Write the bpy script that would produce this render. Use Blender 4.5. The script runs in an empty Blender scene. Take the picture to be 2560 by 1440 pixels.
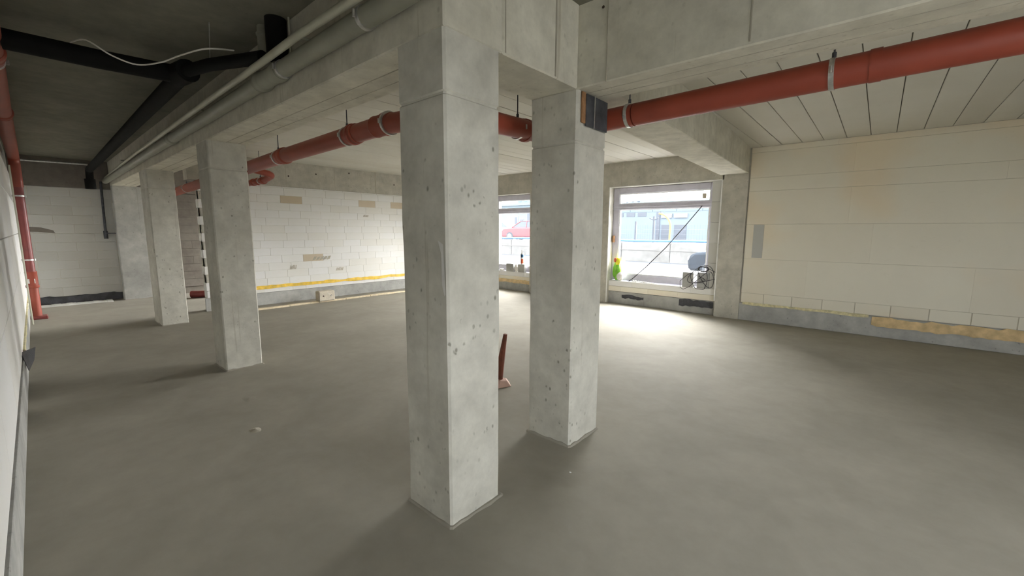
import bpy, math, random
from mathutils import Vector, Matrix, noise
random.seed(7)
C = bpy.context.scene.collection
S = bpy.context.scene
D = bpy.data
PI = math.pi

# ------------------------------------------------------------------ camera
f_px, yaw, pitch, roll = 1052.25, math.radians(40.921), math.radians(7.768), math.radians(0.265)
F = Vector((-math.sin(yaw)*math.cos(pitch), math.cos(yaw)*math.cos(pitch), -math.sin(pitch)))
R0 = Vector((math.cos(yaw), math.sin(yaw), 0)); U0 = R0.cross(F)
R = R0*math.cos(roll)+U0*math.sin(roll); U = -R0*math.sin(roll)+U0*math.cos(roll)
cam = D.cameras.new('camera'); cam.sensor_width = 36; cam.lens = f_px/2560*36
cam.clip_start = 0.02; cam.clip_end = 500
co = D.objects.new('camera', cam); C.objects.link(co)
m = Matrix((R, U, -F)).transposed().to_4x4(); m.translation = Vector((0, 0, 1.6)); co.matrix_world = m
S.camera = co

# ------------------------------------------------------------------ sky, exposure
SKY = 7.0
w = D.worlds.new('overcast_sky'); S.world = w; w.use_nodes = True
nt = w.node_tree; nt.nodes.clear()
out = nt.nodes.new('ShaderNodeOutputWorld'); bg = nt.nodes.new('ShaderNodeBackground')
tc = nt.nodes.new('ShaderNodeTexCoord'); sp = nt.nodes.new('ShaderNodeSeparateXYZ')
rp = nt.nodes.new('ShaderNodeValToRGB')
rp.color_ramp.elements[0].position = 0.0; rp.color_ramp.elements[0].color = (0.94, 0.97, 1.0, 1)
rp.color_ramp.elements[1].position = 1.0; rp.color_ramp.elements[1].color = (0.86, 0.93, 1.0, 1)
nt.links.new(tc.outputs['Generated'], sp.inputs[0]); nt.links.new(sp.outputs['Z'], rp.inputs[0])
nt.links.new(rp.outputs[0], bg.inputs[0]); bg.inputs[1].default_value = SKY
nt.links.new(bg.outputs[0], out.inputs[0])

def portal(name, loc, direction, sx, sy):
    l = D.lights.new(name, 'AREA'); l.shape = 'RECTANGLE'; l.size = sx; l.size_y = sy
    l.cycles.is_portal = True
    o = D.objects.new(name, l); C.objects.link(o); o.location = loc
    o.rotation_euler = Vector(direction).to_track_quat('-Z', 'Z').to_euler()
    return o
portal('sky_portal', (-3.4, 8.95, 1.5), (0, -1, 0), 2.1, 2.1)
portal('sky_portal', (-7.42, 8.95, 1.5), (0, -1, 0), 1.35, 2.1)
portal('sky_portal', (4.35, 1.6, 1.4), (-1, 0, 0), 2.9, 1.8)
portal('sky_portal', (2.1, -0.57, 1.6), (0, 1, 0), 2.1, 1.4)

sky_lamp = D.lights.new('added_sky_light', 'SUN'); sky_lamp.energy = 50.0; sky_lamp.angle = math.radians(95); sky_lamp.color = (1.0, 0.985, 0.96)  # added broad lamp, stands in for brighter sky beyond the windows
so = D.objects.new('added_sky_light', sky_lamp); C.objects.link(so); so.location = (0, 30, 12)
so.rotation_euler = Vector((-0.12, -0.91, -0.45)).to_track_quat('-Z', 'Z').to_euler()

S.view_settings.view_transform = 'Standard'
S.view_settings.look = 'None'
S.view_settings.gamma = 1
S.view_settings.use_curve_mapping = False
S.view_settings.exposure = 0.8
S.cycles.max_bounces = 12; S.cycles.diffuse_bounces = 8; S.cycles.transparent_max_bounces = 12
S.cycles.use_denoising = True
S.cycles.sample_clamp_indirect = 8

# ------------------------------------------------------------------ materials
def nmat(name):
    mt = D.materials.new(name); mt.use_nodes = True
    n = mt.node_tree; b = n.nodes['Principled BSDF']
    return mt, n, b
def N(n, t, **k):
    x = n.nodes.new(t)
    for a, v in k.items(): setattr(x, a, v)
    return x
def mixrgb(n, fac, a, b, mode='MIX'):
    x = n.nodes.new('ShaderNodeMix'); x.data_type = 'RGBA'; x.blend_type = mode
    for sock, v in ((x.inputs[0], fac), (x.inputs[6], a), (x.inputs[7], b)):
        if hasattr(v, 'links') or hasattr(v, 'is_linked'): n.links.new(v, sock)
        else: sock.default_value = v
    return x.outputs[2]
def math_(n, op, a, b=0.0, c=0.0):
    x = n.nodes.new('ShaderNodeMath'); x.operation = op
    for i, v in enumerate((a, b, c)):
        if hasattr(v, 'is_linked'): n.links.new(v, x.inputs[i])
        else: x.inputs[i].default_value = v
    return x.outputs[0]
def ntex(n, vec, scale, detail=4, rough=0.55, dist=0.0):
    x = n.nodes.new('ShaderNodeTexNoise'); x.inputs['Scale'].default_value = scale
    x.inputs['Detail'].default_value = detail; x.inputs['Roughness'].default_value = rough
    x.inputs['Distortion'].default_value = dist
    n.links.new(vec, x.inputs['Vector']); return x.outputs['Fac']
def maprange(n, v, a, b, c=0.0, d=1.0):
    x = n.nodes.new('ShaderNodeMapRange'); n.links.new(v, x.inputs[0])
    for i, q in enumerate((a, b, c, d)): x.inputs[i+1].default_value = q
    return x.outputs[0]
def mapping(n, vec, scale=(1, 1, 1), loc=None):
    x = n.nodes.new('ShaderNodeMapping'); n.links.new(vec, x.inputs[0]); x.inputs['Scale'].default_value = scale
    if loc is not None: n.links.new(loc, x.inputs['Location'])
    return x.outputs[0]
def c4(c): return (c[0], c[1], c[2], 1)

def concrete(name, c1, c2, rough=0.9, pits=1.0, drips=0.0, bump=0.25, fine=1.0, blot=(0.82, 1.12)):
    mt, n, b = nmat(name)
    t = n.nodes.new('ShaderNodeTexCoord'); g = n.nodes.new('ShaderNodeNewGeometry')
    v = g.outputs['Position']
    big = maprange(n, ntex(n, v, 1.3, 5, 0.6, 0.4), 0.36, 0.66)
    col = mixrgb(n, big, c4(c1), c4(c2))
    med = maprange(n, ntex(n, v, 7, 6, 0.65), 0.3, 0.75, blot[0], blot[1])
    cc = n.nodes.new('ShaderNodeCombineXYZ')
    for i in range(3): n.links.new(med, cc.inputs[i])
    col = mixrgb(n, 1.0, col, cc.outputs[0], 'MULTIPLY')
    h = math_(n, 'MULTIPLY', ntex(n, v, 60, 4, 0.6), 0.3*fine)
    if pits:
        vo = n.nodes.new('ShaderNodeTexVoronoi'); vo.inputs['Scale'].default_value = 22
        n.links.new(mapping(n, v, (1, 1, 0.7)), vo.inputs['Vector'])
        near = maprange(n, vo.outputs['Distance'], 0.12, 0.26, 1.0, 0.0)
        mask = maprange(n, ntex(n, v, 3.1, 3), 0.47, 0.58)
        sel = maprange(n, ntex(n, v, 17, 1), 0.46, 0.54)
        pit = math_(n, 'MULTIPLY', math_(n, 'MULTIPLY', near, mask), math_(n, 'MULTIPLY', sel, pits))
        col = mixrgb(n, math_(n, 'MULTIPLY', pit, 0.75), col, (c1[0]*.35, c1[1]*.34, c1[2]*.3, 1))
        h = math_(n, 'SUBTRACT', h, pit)
    if drips:
        dn = ntex(n, mapping(n, v, (34, 34, 0.9)), 1.0, 2, 0.5)
        dm = maprange(n, ntex(n, mapping(n, v, (3, 3, 0.4)), 1.0, 2), 0.5, 0.62)
        dr = math_(n, 'MULTIPLY', maprange(n, dn, 0.64, 0.7), dm)
        col = mixrgb(n, math_(n, 'MULTIPLY', dr, drips), col, (c1[0]*.5, c1[1]*.44, c1[2]*.34, 1))
    n.links.new(col, b.inputs['Base Color'])
    b.inputs['Roughness'].default_value = rough
    bp = n.nodes.new('ShaderNodeBump'); bp.inputs['Strength'].default_value = bump; bp.inputs['Distance'].default_value = 0.006
    n.links.new(h, bp.inputs['Height']); n.links.new(bp.outputs[0], b.inputs['Normal'])
    return mt

def simple(name, c, rough=0.6, metal=0.0, var=0.12, scale=6.0, bump=0.0, spec=0.5):
    mt, n, b = nmat(name)
    t = n.nodes.new('ShaderNodeTexCoord')
    v = t.outputs['Object']
    f = maprange(n, ntex(n, v, scale, 4), 0.3, 0.7)
    n.links.new(mixrgb(n, f, (c[0]*(1-var), c[1]*(1-var), c[2]*(1-var), 1), (min(1, c[0]*(1+var)), min(1, c[1]*(1+var)), min(1, c[2]*(1+var)), 1)), b.inputs['Base Color'])
    b.inputs['Roughness'].default_value = rough; b.inputs['Metallic'].default_value = metal
    b.inputs['Specular IOR Level'].default_value = spec
    if bump:
        bp = n.nodes.new('ShaderNodeBump'); bp.inputs['Strength'].default_value = bump; bp.inputs['Distance'].default_value = 0.01
        n.links.new(ntex(n, v, scale*8, 4), bp.inputs['Height']); n.links.new(bp.outputs[0], b.inputs['Normal'])
    return mt

def blockmat(name, c, tint, var=0.08, warm=0.0):
    """aerated block: colour shifts a little from block to block, faint scuffs"""
    mt, n, b = nmat(name)
    oi = n.nodes.new('ShaderNodeObjectInfo'); g = n.nodes.new('ShaderNodeNewGeometry')
    v = g.outputs['Position']
    k = math_(n, 'POWER', oi.outputs['Random'], 2.2)
    col = mixrgb(n, math_(n, 'MULTIPLY', k, 0.55), c4(c), c4(tint))
    cloud = maprange(n, ntex(n, v, 1.1, 4, 0.6), 0.3, 0.7)
    col = mixrgb(n, math_(n, 'MULTIPLY', cloud, 0.35), col, c4(tint))
    if warm:
        wm = maprange(n, ntex(n, v, 0.9, 2, 0.5), 0.5, 0.68)
        col = mixrgb(n, math_(n, 'MULTIPLY', wm, warm), col, (c[0]*1.0, c[1]*0.8, c[2]*0.58, 1))
    s = maprange(n, ntex(n, mapping(n, v, (9, 9, 22)), 1.0, 5, 0.7, 1.0), 0.62, 0.75, 0, 0.18)
    col = mixrgb(n, s, col, (c[0]*.55, c[1]*.52, c[2]*.42, 1))
    n.links.new(col, b.inputs['Base Color']); b.inputs['Roughness'].default_value = 0.95
    bp = n.nodes.new('ShaderNodeBump'); bp.inputs['Strength'].default_value = 0.15; bp.inputs['Distance'].default_value = 0.004
    n.links.new(ntex(n, v, 90, 3), bp.inputs['Height']); n.links.new(bp.outputs[0], b.inputs['Normal'])
    return mt

M = {}
M['column'] = concrete('column_concrete', (0.52, 0.505, 0.44), (0.64, 0.625, 0.555), pits=1.0, drips=0.25, bump=0.35)
M['beam'] = concrete('beam_concrete', (0.58, 0.555, 0.46), (0.68, 0.655, 0.56), pits=0.35, drips=0.5, bump=0.2)
M['ring'] = concrete('ring_beam_concrete', (0.44, 0.42, 0.36), (0.56, 0.54, 0.47), pits=0.6, drips=0.3, bump=0.2)
M['floor'] = concrete('floor_screed', (0.29, 0.27, 0.225), (0.34, 0.318, 0.268), rough=0.85, pits=0, bump=0.06, fine=0.7, blot=(0.95, 1.05))
M['floor'].node_tree.nodes['Principled BSDF'].inputs['Specular IOR Level'].default_value = 0.25
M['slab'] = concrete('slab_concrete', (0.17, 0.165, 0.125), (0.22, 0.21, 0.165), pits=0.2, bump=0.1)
M['board'] = blockmat('board_marked_concrete', (0.66, 0.645, 0.58), (0.54, 0.51, 0.43))
M['plinth'] = concrete('plinth_concrete', (0.34, 0.34, 0.32), (0.48, 0.48, 0.45), pits=0.6, drips=0.3)
M['shade_and_smear'] = concrete('shaded_wall_and_smear', (0.16, 0.14, 0.12), (0.22, 0.2, 0.17), pits=0.3)  # far wall's lack of light put into its colour; also the mortar smear
M['block'] = blockmat('white_aerated_block', (0.78, 0.78, 0.77), (0.70, 0.68, 0.61))
M['block_stained'] = blockmat('stained_aerated_block', (0.60, 0.52, 0.40), (0.50, 0.42, 0.30))
M['block_dim_and_grey'] = blockmat('dim_and_grey_block', (0.56, 0.56, 0.53), (0.46, 0.45, 0.41))  # greyed block: dimness painted on the far wall, plain grey beside the window
M['panel'] = blockmat('cream_block_panel', (0.76, 0.73, 0.62), (0.68, 0.63, 0.52), warm=0.4)
M['panel_grey'] = blockmat('grey_patch_block', (0.45, 0.45, 0.42), (0.4, 0.4, 0.38))
M['mortar'] = simple('mortar', (0.42, 0.39, 0.32), 0.95, bump=0.3)
M['block_core'] = simple('thin_joint_mortar', (0.6, 0.58, 0.5), 0.95)
M['panel_core'] = simple('cream_joint_mortar', (0.5, 0.46, 0.37), 0.95)
M['red'] = simple('orange_red_plastic', (0.29, 0.055, 0.03), 0.45, var=0.12, scale=3)
M['red_dark'] = simple('dull_red_plastic', (0.22, 0.045, 0.04), 0.4, var=0.15)
M['grey_pipe'] = simple('grey_green_plastic', (0.30, 0.30, 0.24), 0.45, var=0.1)
M['pale_pipe'] = simple('pale_grey_plastic', (0.50, 0.50, 0.40), 0.45, var=0.08)
M['black'] = simple('black_plastic', (0.008, 0.008, 0.007), 0.75, var=0.2, spec=0.15)
M['rubber'] = simple('black_cable', (0.03, 0.028, 0.035), 0.6)
M['steel'] = simple('galvanised_steel', (0.6, 0.6, 0.58), 0.3, 0.85, var=0.2, scale=30)
M['dark_steel'] = simple('dark_steel_plate', (0.07, 0.075, 0.085), 0.5, 0.3, var=0.5, scale=12)
M['plaster'] = simple('pale_plaster', (0.68, 0.67, 0.64), 0.9)
M['rust'] = simple('rust', (0.32, 0.17, 0.08), 0.9, var=0.3, scale=20)
M['frame'] = simple('lilac_grey_frame', (0.55, 0.54, 0.62), 0.45, var=0.08)
M['white'] = simple('white_plastic', (0.8, 0.8, 0.78), 0.5)
M['cable_white'] = simple('white_cable', (0.7, 0.68, 0.62), 0.5)
M['foil_yellow'] = simple('yellow_foil', (0.78, 0.52, 0.06), 0.4, var=0.25, scale=9, bump=0.4)
M['foil_tan'] = simple('tan_foil', (0.62, 0.46, 0.24), 0.6, var=0.25, scale=9, bump=0.4)
M['foil_black'] = simple('black_foil', (0.05, 0.052, 0.06), 0.45, var=0.5, scale=8, bump=0.9)
M['foam'] = simple('yellow_foam', (0.72, 0.66, 0.40), 0.9, var=0.25, scale=20, bump=0.8)
M['wood'] = simple('pale_wood', (0.72, 0.62, 0.44), 0.8, var=0.2, scale=14)
M['stone'] = simple('pale_cast_block', (0.55, 0.50, 0.40), 0.95, var=0.15, scale=12, bump=0.4)
M['hole'] = simple('dark_hole', (0.06, 0.04, 0.03), 1.0)
M['outer_wall'] = concrete('weathered_outer_wall', (0.115, 0.11, 0.10), (0.16, 0.155, 0.145), pits=0.3, drips=0.6)
M['road'] = simple('road', (0.12, 0.12, 0.12), 0.9, var=0.1, scale=0.5)
M['gutter'] = simple('dark_road_edge', (0.05, 0.055, 0.065), 0.9)
M['facade'] = simple('blue_grey_facade', (0.10, 0.13, 0.155), 0.8, var=0.08, scale=0.4)
M['facade2'] = simple('pale_blue_facade', (0.11, 0.15, 0.17), 0.8, var=0.08, scale=0.4)
M['sign'] = simple('white_sign', (0.22, 0.22, 0.22), 0.6)
M['dark_window'] = simple('dark_window', (0.03, 0.04, 0.055), 0.3)
M['blue'] = simple('blue_hose', (0.03, 0.11, 0.24), 0.5)
M['post'] = simple('dark_post', (0.03, 0.035, 0.045), 0.7)
M['yellow_out'] = simple('yellow_paint', (0.24, 0.17, 0.03), 0.5)
M['car_red'] = simple('red_car_paint', (0.22, 0.02, 0.025), 0.35)
M['car_white'] = simple('white_car_paint', (0.19, 0.2, 0.21), 0.35)
M['car_dark'] = simple('dark_car_paint', (0.012, 0.017, 0.024), 0.8, spec=0.05)
M['bag_green'] = simple('green_bag', (0.22, 0.55, 0.05), 0.5, var=0.3)
M['bag_yellow'] = simple('yellow_bag', (0.8, 0.75, 0.05), 0.5)
M['bag_red'] = simple('red_print', (0.6, 0.12, 0.05), 0.5)
M['paper'] = simple('crumpled_paper', (0.75, 0.74, 0.7), 0.8, bump=0.5)
M['pink'] = simple('pink_base', (0.62, 0.42, 0.34), 0.8)
M['brown'] = simple('red_brown_sleeve', (0.17, 0.05, 0.025), 0.7, var=0.3, scale=15)

def glassmat():
    mt, n, b = nmat('hazed_glass'); n.nodes.remove(b)
    o = n.nodes['Material Output']
    tr = n.nodes.new('ShaderNodeBsdfTransparent'); gl = n.nodes.new('ShaderNodeBsdfGlossy'); gl.inputs['Roughness'].default_value = 0.05
    tl = n.nodes.new('ShaderNodeBsdfTranslucent'); tl.inputs['Color'].default_value = (0.85, 0.9, 1, 1)  # translucent share lays a washed, hazy veil over the view outside
    a = n.nodes.new('ShaderNodeMixShader'); a.inputs[0].default_value = 0.004
    c = n.nodes.new('ShaderNodeMixShader'); c.inputs[0].default_value = 0.05
    n.links.new(tr.outputs[0], a.inputs[1]); n.links.new(tl.outputs[0], a.inputs[2])
    n.links.new(a.outputs[0], c.inputs[1]); n.links.new(gl.outputs[0], c.inputs[2])
    n.links.new(c.outputs[0], o.inputs[0]); return mt
M['glass'] = glassmat()

# ------------------------------------------------------------------ mesh helpers
class MB:
    def __init__(s): s.v = []; s.f = []
    def add(s, vs, fs):
        o = len(s.v); s.v += [tuple(p) for p in vs]; s.f += [tuple(i+o for i in q) for q in fs]; return s
    def box(s, a, b):
        x0, y0, z0 = a; x1, y1, z1 = b
        return s.add([(x0,y0,z0),(x1,y0,z0),(x1,y1,z0),(x0,y1,z0),(x0,y0,z1),(x1,y0,z1),(x1,y1,z1),(x0,y1,z1)],
                     [(0,3,2,1),(4,5,6,7),(0,1,5,4),(1,2,6,5),(2,3,7,6),(3,0,4,7)])
    def prism(s, poly, a, b, axis='x'):
        """poly: points in the two other axes, extruded from a to b"""
        n = len(poly)
        def P(t, p): return {'x': (t, p[0], p[1]), 'y': (p[0], t, p[1]), 'z': (p[0], p[1], t)}[axis]
        return s.add([P(a, p) for p in poly]+[P(b, p) for p in poly],
                     [tuple(range(n))[::-1], tuple(range(n, 2*n))]+[(i, (i+1) % n, n+(i+1) % n, n+i) for i in range(n)])
    def tube(s, pts, r, seg=12, cap=True, rad=None):
        pts = [Vector(p) for p in pts]; rings = []
        prev = None
        for i, p in enumerate(pts):
            d = (pts[min(i+1, len(pts)-1)]-pts[max(i-1, 0)]).normalized()
            if prev is None:
                a = Vector((0, 0, 1)) if abs(d.z) < 0.9 else Vector((1, 0, 0))
                u = d.cross(a).normalized()
            else:
                u = (prev-d*prev.dot(d)).normalized()
            prev = u; w_ = d.cross(u); rr = rad[i] if rad else r
            rings.append([p+u*rr*math.cos(2*PI*k/seg)+w_*rr*math.sin(2*PI*k/seg) for k in range(seg)])
        vs = [q for rg in rings for q in rg]; fs = []
        for i in range(len(pts)-1):
            for k in range(seg):
                k2 = (k+1) % seg
                fs.append((i*seg+k, i*seg+k2, (i+1)*seg+k2, (i+1)*seg+k))
        if cap:
            fs.append(tuple(range(seg))[::-1]); fs.append(tuple((len(pts)-1)*seg+k for k in range(seg)))
        return s.add(vs, fs)
    def mesh(s, name, mat, bevel=0.0, smooth=False):
        me = D.meshes.new(name); me.from_pydata(s.v, [], s.f)
        import bmesh
        bm = bmesh.new(); bm.from_mesh(me); bmesh.ops.recalc_face_normals(bm, faces=bm.faces)
        if bevel:
            bmesh.ops.bevel(bm, geom=[e for e in bm.edges if len(e.link_faces) == 2 and e.calc_face_angle(0) > 0.5], offset=bevel, segments=1, affect='EDGES', clamp_overlap=True)
        bm.to_mesh(me); bm.free()
        if smooth:
            me.polygons.foreach_set('use_smooth', [True]*len(me.polygons)); me.set_sharp_from_angle(angle=0.7)
        if mat is not None: me.materials.append(mat)
        return me
    def obj(s, name, mat, parent=None, bevel=0.0, smooth=False):
        return link(name, s.mesh(name, mat, bevel, smooth), parent)
def link(name, me, parent=None, loc=None):
    o = D.objects.new(name, me); C.objects.link(o)
    if parent is not None: o.parent = parent
    if loc is not None: o.location = loc
    return o
def tag(o, label, cat, group=None, kind=None):
    if label: o['label'] = label
    if cat: o['category'] = cat
    if group: o['group'] = group
    if kind: o['kind'] = kind
    return o
def empty(name, loc, label, cat, group=None, rz=0.0):
    o = D.objects.new(name, None); C.objects.link(o); o.location = loc; o.rotation_euler = (0, 0, rz); o.empty_display_size = 0.1
    return tag(o, label, cat, group)
def part(mb, name, mat, parent, bevel=0.0, smooth=False, world=True):
    """mesh written in world coordinates, hung under a thing that stands at parent's location"""
    o = mb.obj(name, mat, None, bevel, smooth)
    base = Vector((0, 0, 0)); p = parent
    while p is not None: base += p.location; p = p.parent
    if world:
        for vtx in o.data.vertices: vtx.co -= base
    o.parent = parent
    return o
def struct(o): o['kind'] = 'structure'; return o
def nz(x, y, z, s=1.0): return noise.noise(Vector((x*s, y*s, z*s)))
def arc(p0, p1, p2, rad, n=6):
    """rounded corner at p1 between p0 and p2"""
    p0, p1, p2 = Vector(p0), Vector(p1), Vector(p2)
    a = p1+(p0-p1).normalized()*rad; b = p1+(p2-p1).normalized()*rad
    return [a*(1-t)**2+p1*2*t*(1-t)+b*t*t for t in [i/n for i in range(n+1)]]
def path(pts, rad=0.12, n=6):
    out = [Vector(pts[0])]
    for i in range(1, len(pts)-1): out += arc(pts[i-1], pts[i], pts[i+1], rad, n)
    return out+[Vector(pts[-1])]

_bc = {}
def block_mesh(dx, dy, dz, mat, bev=0.002):
    k = (round(dx, 3), round(dy, 3), round(dz, 3), mat.name)
    if k not in _bc:
        _bc[k] = MB().box((-dx/2, -dy/2, -dz/2), (dx/2, dy/2, dz/2)).mesh('block', mat, bevel=bev)
    return _bc[k]

def course(parent, name, axis, face, depth, a0, a1, z0, z1, length, offset, mat, gap=0.004, minlen=0.06, skip=None, jit=0.0015, alt=None):
    """one course of blocks; axis 'x' or 'y' is the running direction, face the visible plane; depth signed away from the room"""
    p = a0+offset-length if offset > 0 else a0
    while p < a1-1e-4:
        s, e = max(p, a0), min(p+length, a1)
        if e-s > minlen and not (skip and skip(s, e)):
            dl, dz = e-s-gap, z1-z0-gap
            j = random.uniform(-jit, jit)
            c = face+depth/2+j
            mm = alt(s, e) if alt else None
            mm = mm or mat
            if axis == 'x': me = block_mesh(round(dl, 2), abs(depth), dz, mm); loc = ((s+e)/2, c, (z0+z1)/2)
            else: me = block_mesh(abs(depth), round(dl, 2), dz, mm); loc = (c, (s+e)/2, (z0+z1)/2)
            link(name, me, parent, loc)
        p += length

# ------------------------------------------------------------------ floor
ZB, ZC = 2.536, 3.048
fl = MB().box((-13.3, -0.6, -0.2), (4.4, 8.9, 0)).obj('floor', M['floor']); struct(fl)
def patch(mb, cx, cy, r, h, seed=0):
    k = 14; vs = [(cx, cy, h)]
    for i in range(k):
        a = 2*PI*i/k; rr = r*(0.7+0.5*abs(nz(math.cos(a)*2+seed, math.sin(a)*2, seed)))
        vs.append((cx+rr*math.cos(a)*1.5, cy+rr*math.sin(a), 0.0))
    mb.add(vs, [(0, i+1, (i+1) % k+1) for i in range(k)])
a_ = MB(); patch(a_, -3.65, 1.07, 0.05, 0.012, 3); part(a_, 'mortar_lump', M['mortar'], fl)
a_ = MB(); patch(a_, -4.4, 1.26, 0.07, 0.006, 5); part(a_, 'mortar_lump', M['floor'], fl)
a_ = MB(); patch(a_, -1.42, 2.24, 0.008, 0.006, 9); part(a_, 'mortar_crumb', M['white'], fl)

# ------------------------------------------------------------------ ceiling: slab and board marks
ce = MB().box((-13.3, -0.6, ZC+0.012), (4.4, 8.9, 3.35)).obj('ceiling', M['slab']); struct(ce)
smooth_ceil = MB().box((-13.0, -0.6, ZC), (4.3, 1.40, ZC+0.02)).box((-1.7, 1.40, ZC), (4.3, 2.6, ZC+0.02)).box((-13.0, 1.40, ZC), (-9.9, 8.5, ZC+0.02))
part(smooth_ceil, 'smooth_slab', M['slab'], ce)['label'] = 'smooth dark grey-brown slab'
def boards(x0, x1, y0, y1, wd):
    x = x0; i = 0
    while x < x1-0.02:
        e = min(x+wd, x1)
        j = random.uniform(0, 0.004)
        k = ('b', round(e-x, 3), round(y1-y0, 2))
        if k not in _bc:
            L, W = y1-y0, (e-x-0.008)
            _bc[k] = MB().box((-W/2, -L/2, 0), (W/2, L/2, 0.03)).mesh('ceiling_board', M['board'], bevel=0.003)
        link('ceiling_board', _bc[k], ce, ((x+e)/2, (y0+y1)/2, ZC-j))
        x = e; i += 1
boards(-9.82, -2.02, 1.75, 8.49, 0.30)
boards(-1.95, 4.3, 2.84, 8.49, 0.285)

# ------------------------------------------------------------------ wall at the right: concrete frame, infill blocks, windows
YW = 8.49
wr = MB()
wr.box((-9.9, 8.47, 2.535), (-2.24, 8.95, 3.10))            # lintel
wr.box((-9.9, 8.50, -0.1), (-8.16, 8.95, 2.54))
wr.box((-6.75, 8.47, -0.1), (-4.53, 8.95, 2.54))            # pier between the windows
wr.box((-2.26, 8.47, -0.1), (-1.84, 8.95, 2.66))            # pilaster
wr.box((-2.4, 8.50, 2.56), (4.3, 8.95, 3.10))
wr.box((-1.9, 8.515, -0.1), (4.3, 8.95, 2.7))
wr.box((-4.6, 8.62, -0.1), (-2.2, 8.95, 0.49)); wr.box((-8.2, 8.62, -0.1), (-6.7, 8.95, 0.49))
wr = wr.obj('wall_right', M['ring']); struct(wr)
# large cream blocks right of the pilaster
rows = [(0.50, 1.12, 1.9, 0.95), (1.12, 1.73, 2.4, 1.73), (1.73, 2.30, 2.6, 1.42), (2.30, 2.53, 3.4, 3.0), (2.53, 2.955, 2.7, 1.42)]
for (z0, z1, L, off) in rows:
    course(wr, 'block', 'x', YW, 0.06, -1.82, 4.25, z0, z1, L, off, M['panel'], gap=0.0035, jit=0.0005)
course(wr, 'block', 'x', YW-0.002, 0.06, -1.82, 4.25, 0.325, 0.50, 0.42, 0.36, M['panel'], gap=0.006, jit=0.003)
course(wr, 'block', 'x', YW-0.002, 0.06, -1.82, 4.25, 2.955, 3.045, 3.0, 1.2, M['panel'], gap=0.003)
part(MB().box((-1.82, 8.4965, 0.33), (4.24, 8.53, 3.0)), 'mortar_core', M['panel_core'], wr)
link('patch', block_mesh(0.16, 0.01, 0.58, M['panel_grey']), wr, (-1.62, YW-0.003, 1.43))
# plinth and torn foil under the cream blocks
pl = MB()
pl.box((-1.84, 8.475, 0), (4.25, 8.52, 0.315)); part(pl, 'plinth', M['plinth'], wr, bevel=0.006)
def foil(x0, x1, z0, z1, y, mat, name, seed, ax='x', n=26, amp=0.03):
    mb = MB(); vs = []; fs = []
    for i in range(n+1):
        t = x0+(x1-x0)*i/n
        up = z1+amp*nz(t*3.1, seed, 0)+amp*0.5*nz(t*11, seed, 4); lo = z0+amp*nz(t*2.3, seed+7, 0)+amp*0.6*nz(t*13, seed, 9)
        for k in range(4):
            z = lo+(max(up, lo+0.01)-lo)*k/3; off = 0.006+0.008*(1+nz(t*6, z*9, seed))
            vs.append((t, y-off, z) if ax == 'x' else (y+off, t, z))
    for i in range(n):
        for k in range(3): fs.append((i*4+k, (i+1)*4+k, (i+1)*4+k+1, i*4+k+1))
    mb.add(vs, fs); o = mb.obj(name, mat)
    md = o.modifiers.new('thickness', 'SOLIDIFY'); md.thickness = 0.002
    return o
o = foil(0.02, 1.9, 0.17, 0.31, 8.475, M['foil_tan'], 'membrane_strip', 3, amp=0.05); tag(o, 'torn tan membrane strip at the foot of the cream block wall', 'membrane')
o = foil(-1.78, -0.02, 0.29, 0.335, 8.478, M['foam'], 'mortar_bead', 5, amp=0.015); o.parent = wr
# cells under the windows
for (xa, xb, lab) in ((-4.53, -2.26, 'a'), (-8.16, -6.75, 'b')):
    part(MB().box((xa, 8.57, 0), (xb, 8.64, 0.265)), 'plinth', M['plinth'], wr, bevel=0.006)
    course(wr, 'block', 'x', 8.56, 0.2, xa, xb, 0.27, 0.385, 0.62, 0.3, M['panel'], gap=0.004)
    course(wr, 'block', 'x', 8.56, 0.34, xa, xb, 0.385, 0.505, 0.62, 0.55, M['block'], gap=0.004)
course(wr, 'block', 'x', 8.56, 0.2, -2.455, -2.26, 0.505, 1.0, 0.4, 0.0, M['block_dim_and_grey'])
for k in range(4):
    course(wr, 'block', 'x', 8.56, 0.2, -2.455, -2.26, 1.0+k*0.384, 1.0+(k+1)*0.384, 0.4, 0.0, M['block_dim_and_grey'], gap=0.003)
o = foil(-2.95, -2.30, 0.13, 0.25, 8.57, M['foil_black'], 'membrane_strip', 11, amp=0.06); tag(o, 'black bitumen membrane scrap low under the right end of the near window', 'membrane')
o = foil(-4.2, -3.7, 0.13, 0.2, 8.57, M['foil_black'], 'membrane_strip', 15, amp=0.05, n=12); tag(o, 'small dark membrane scrap under the left end of the near window', 'membrane')
o = foil(-8.08, -6.77, 0.20, 0.30, 8.57, M['foil_tan'], 'membrane_strip', 17, amp=0.03); tag(o, 'tan membrane strip under the far window behind the columns', 'membrane')
# angle beads
part(MB().box((-2.275, 8.462, 0.3), (-2.255, 8.472, 2.54)), 'corner_bead', M['white'], wr)
part(MB().box((-4.545, 8.462, 0.02), (-4.525, 8.472, 2.54)), 'corner_bead', M['white'], wr)
part(MB().box((-4.53, 8.462, 2.53), (-2.26, 8.475, 2.545)), 'corner_bead', M['white'], wr)

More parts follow.
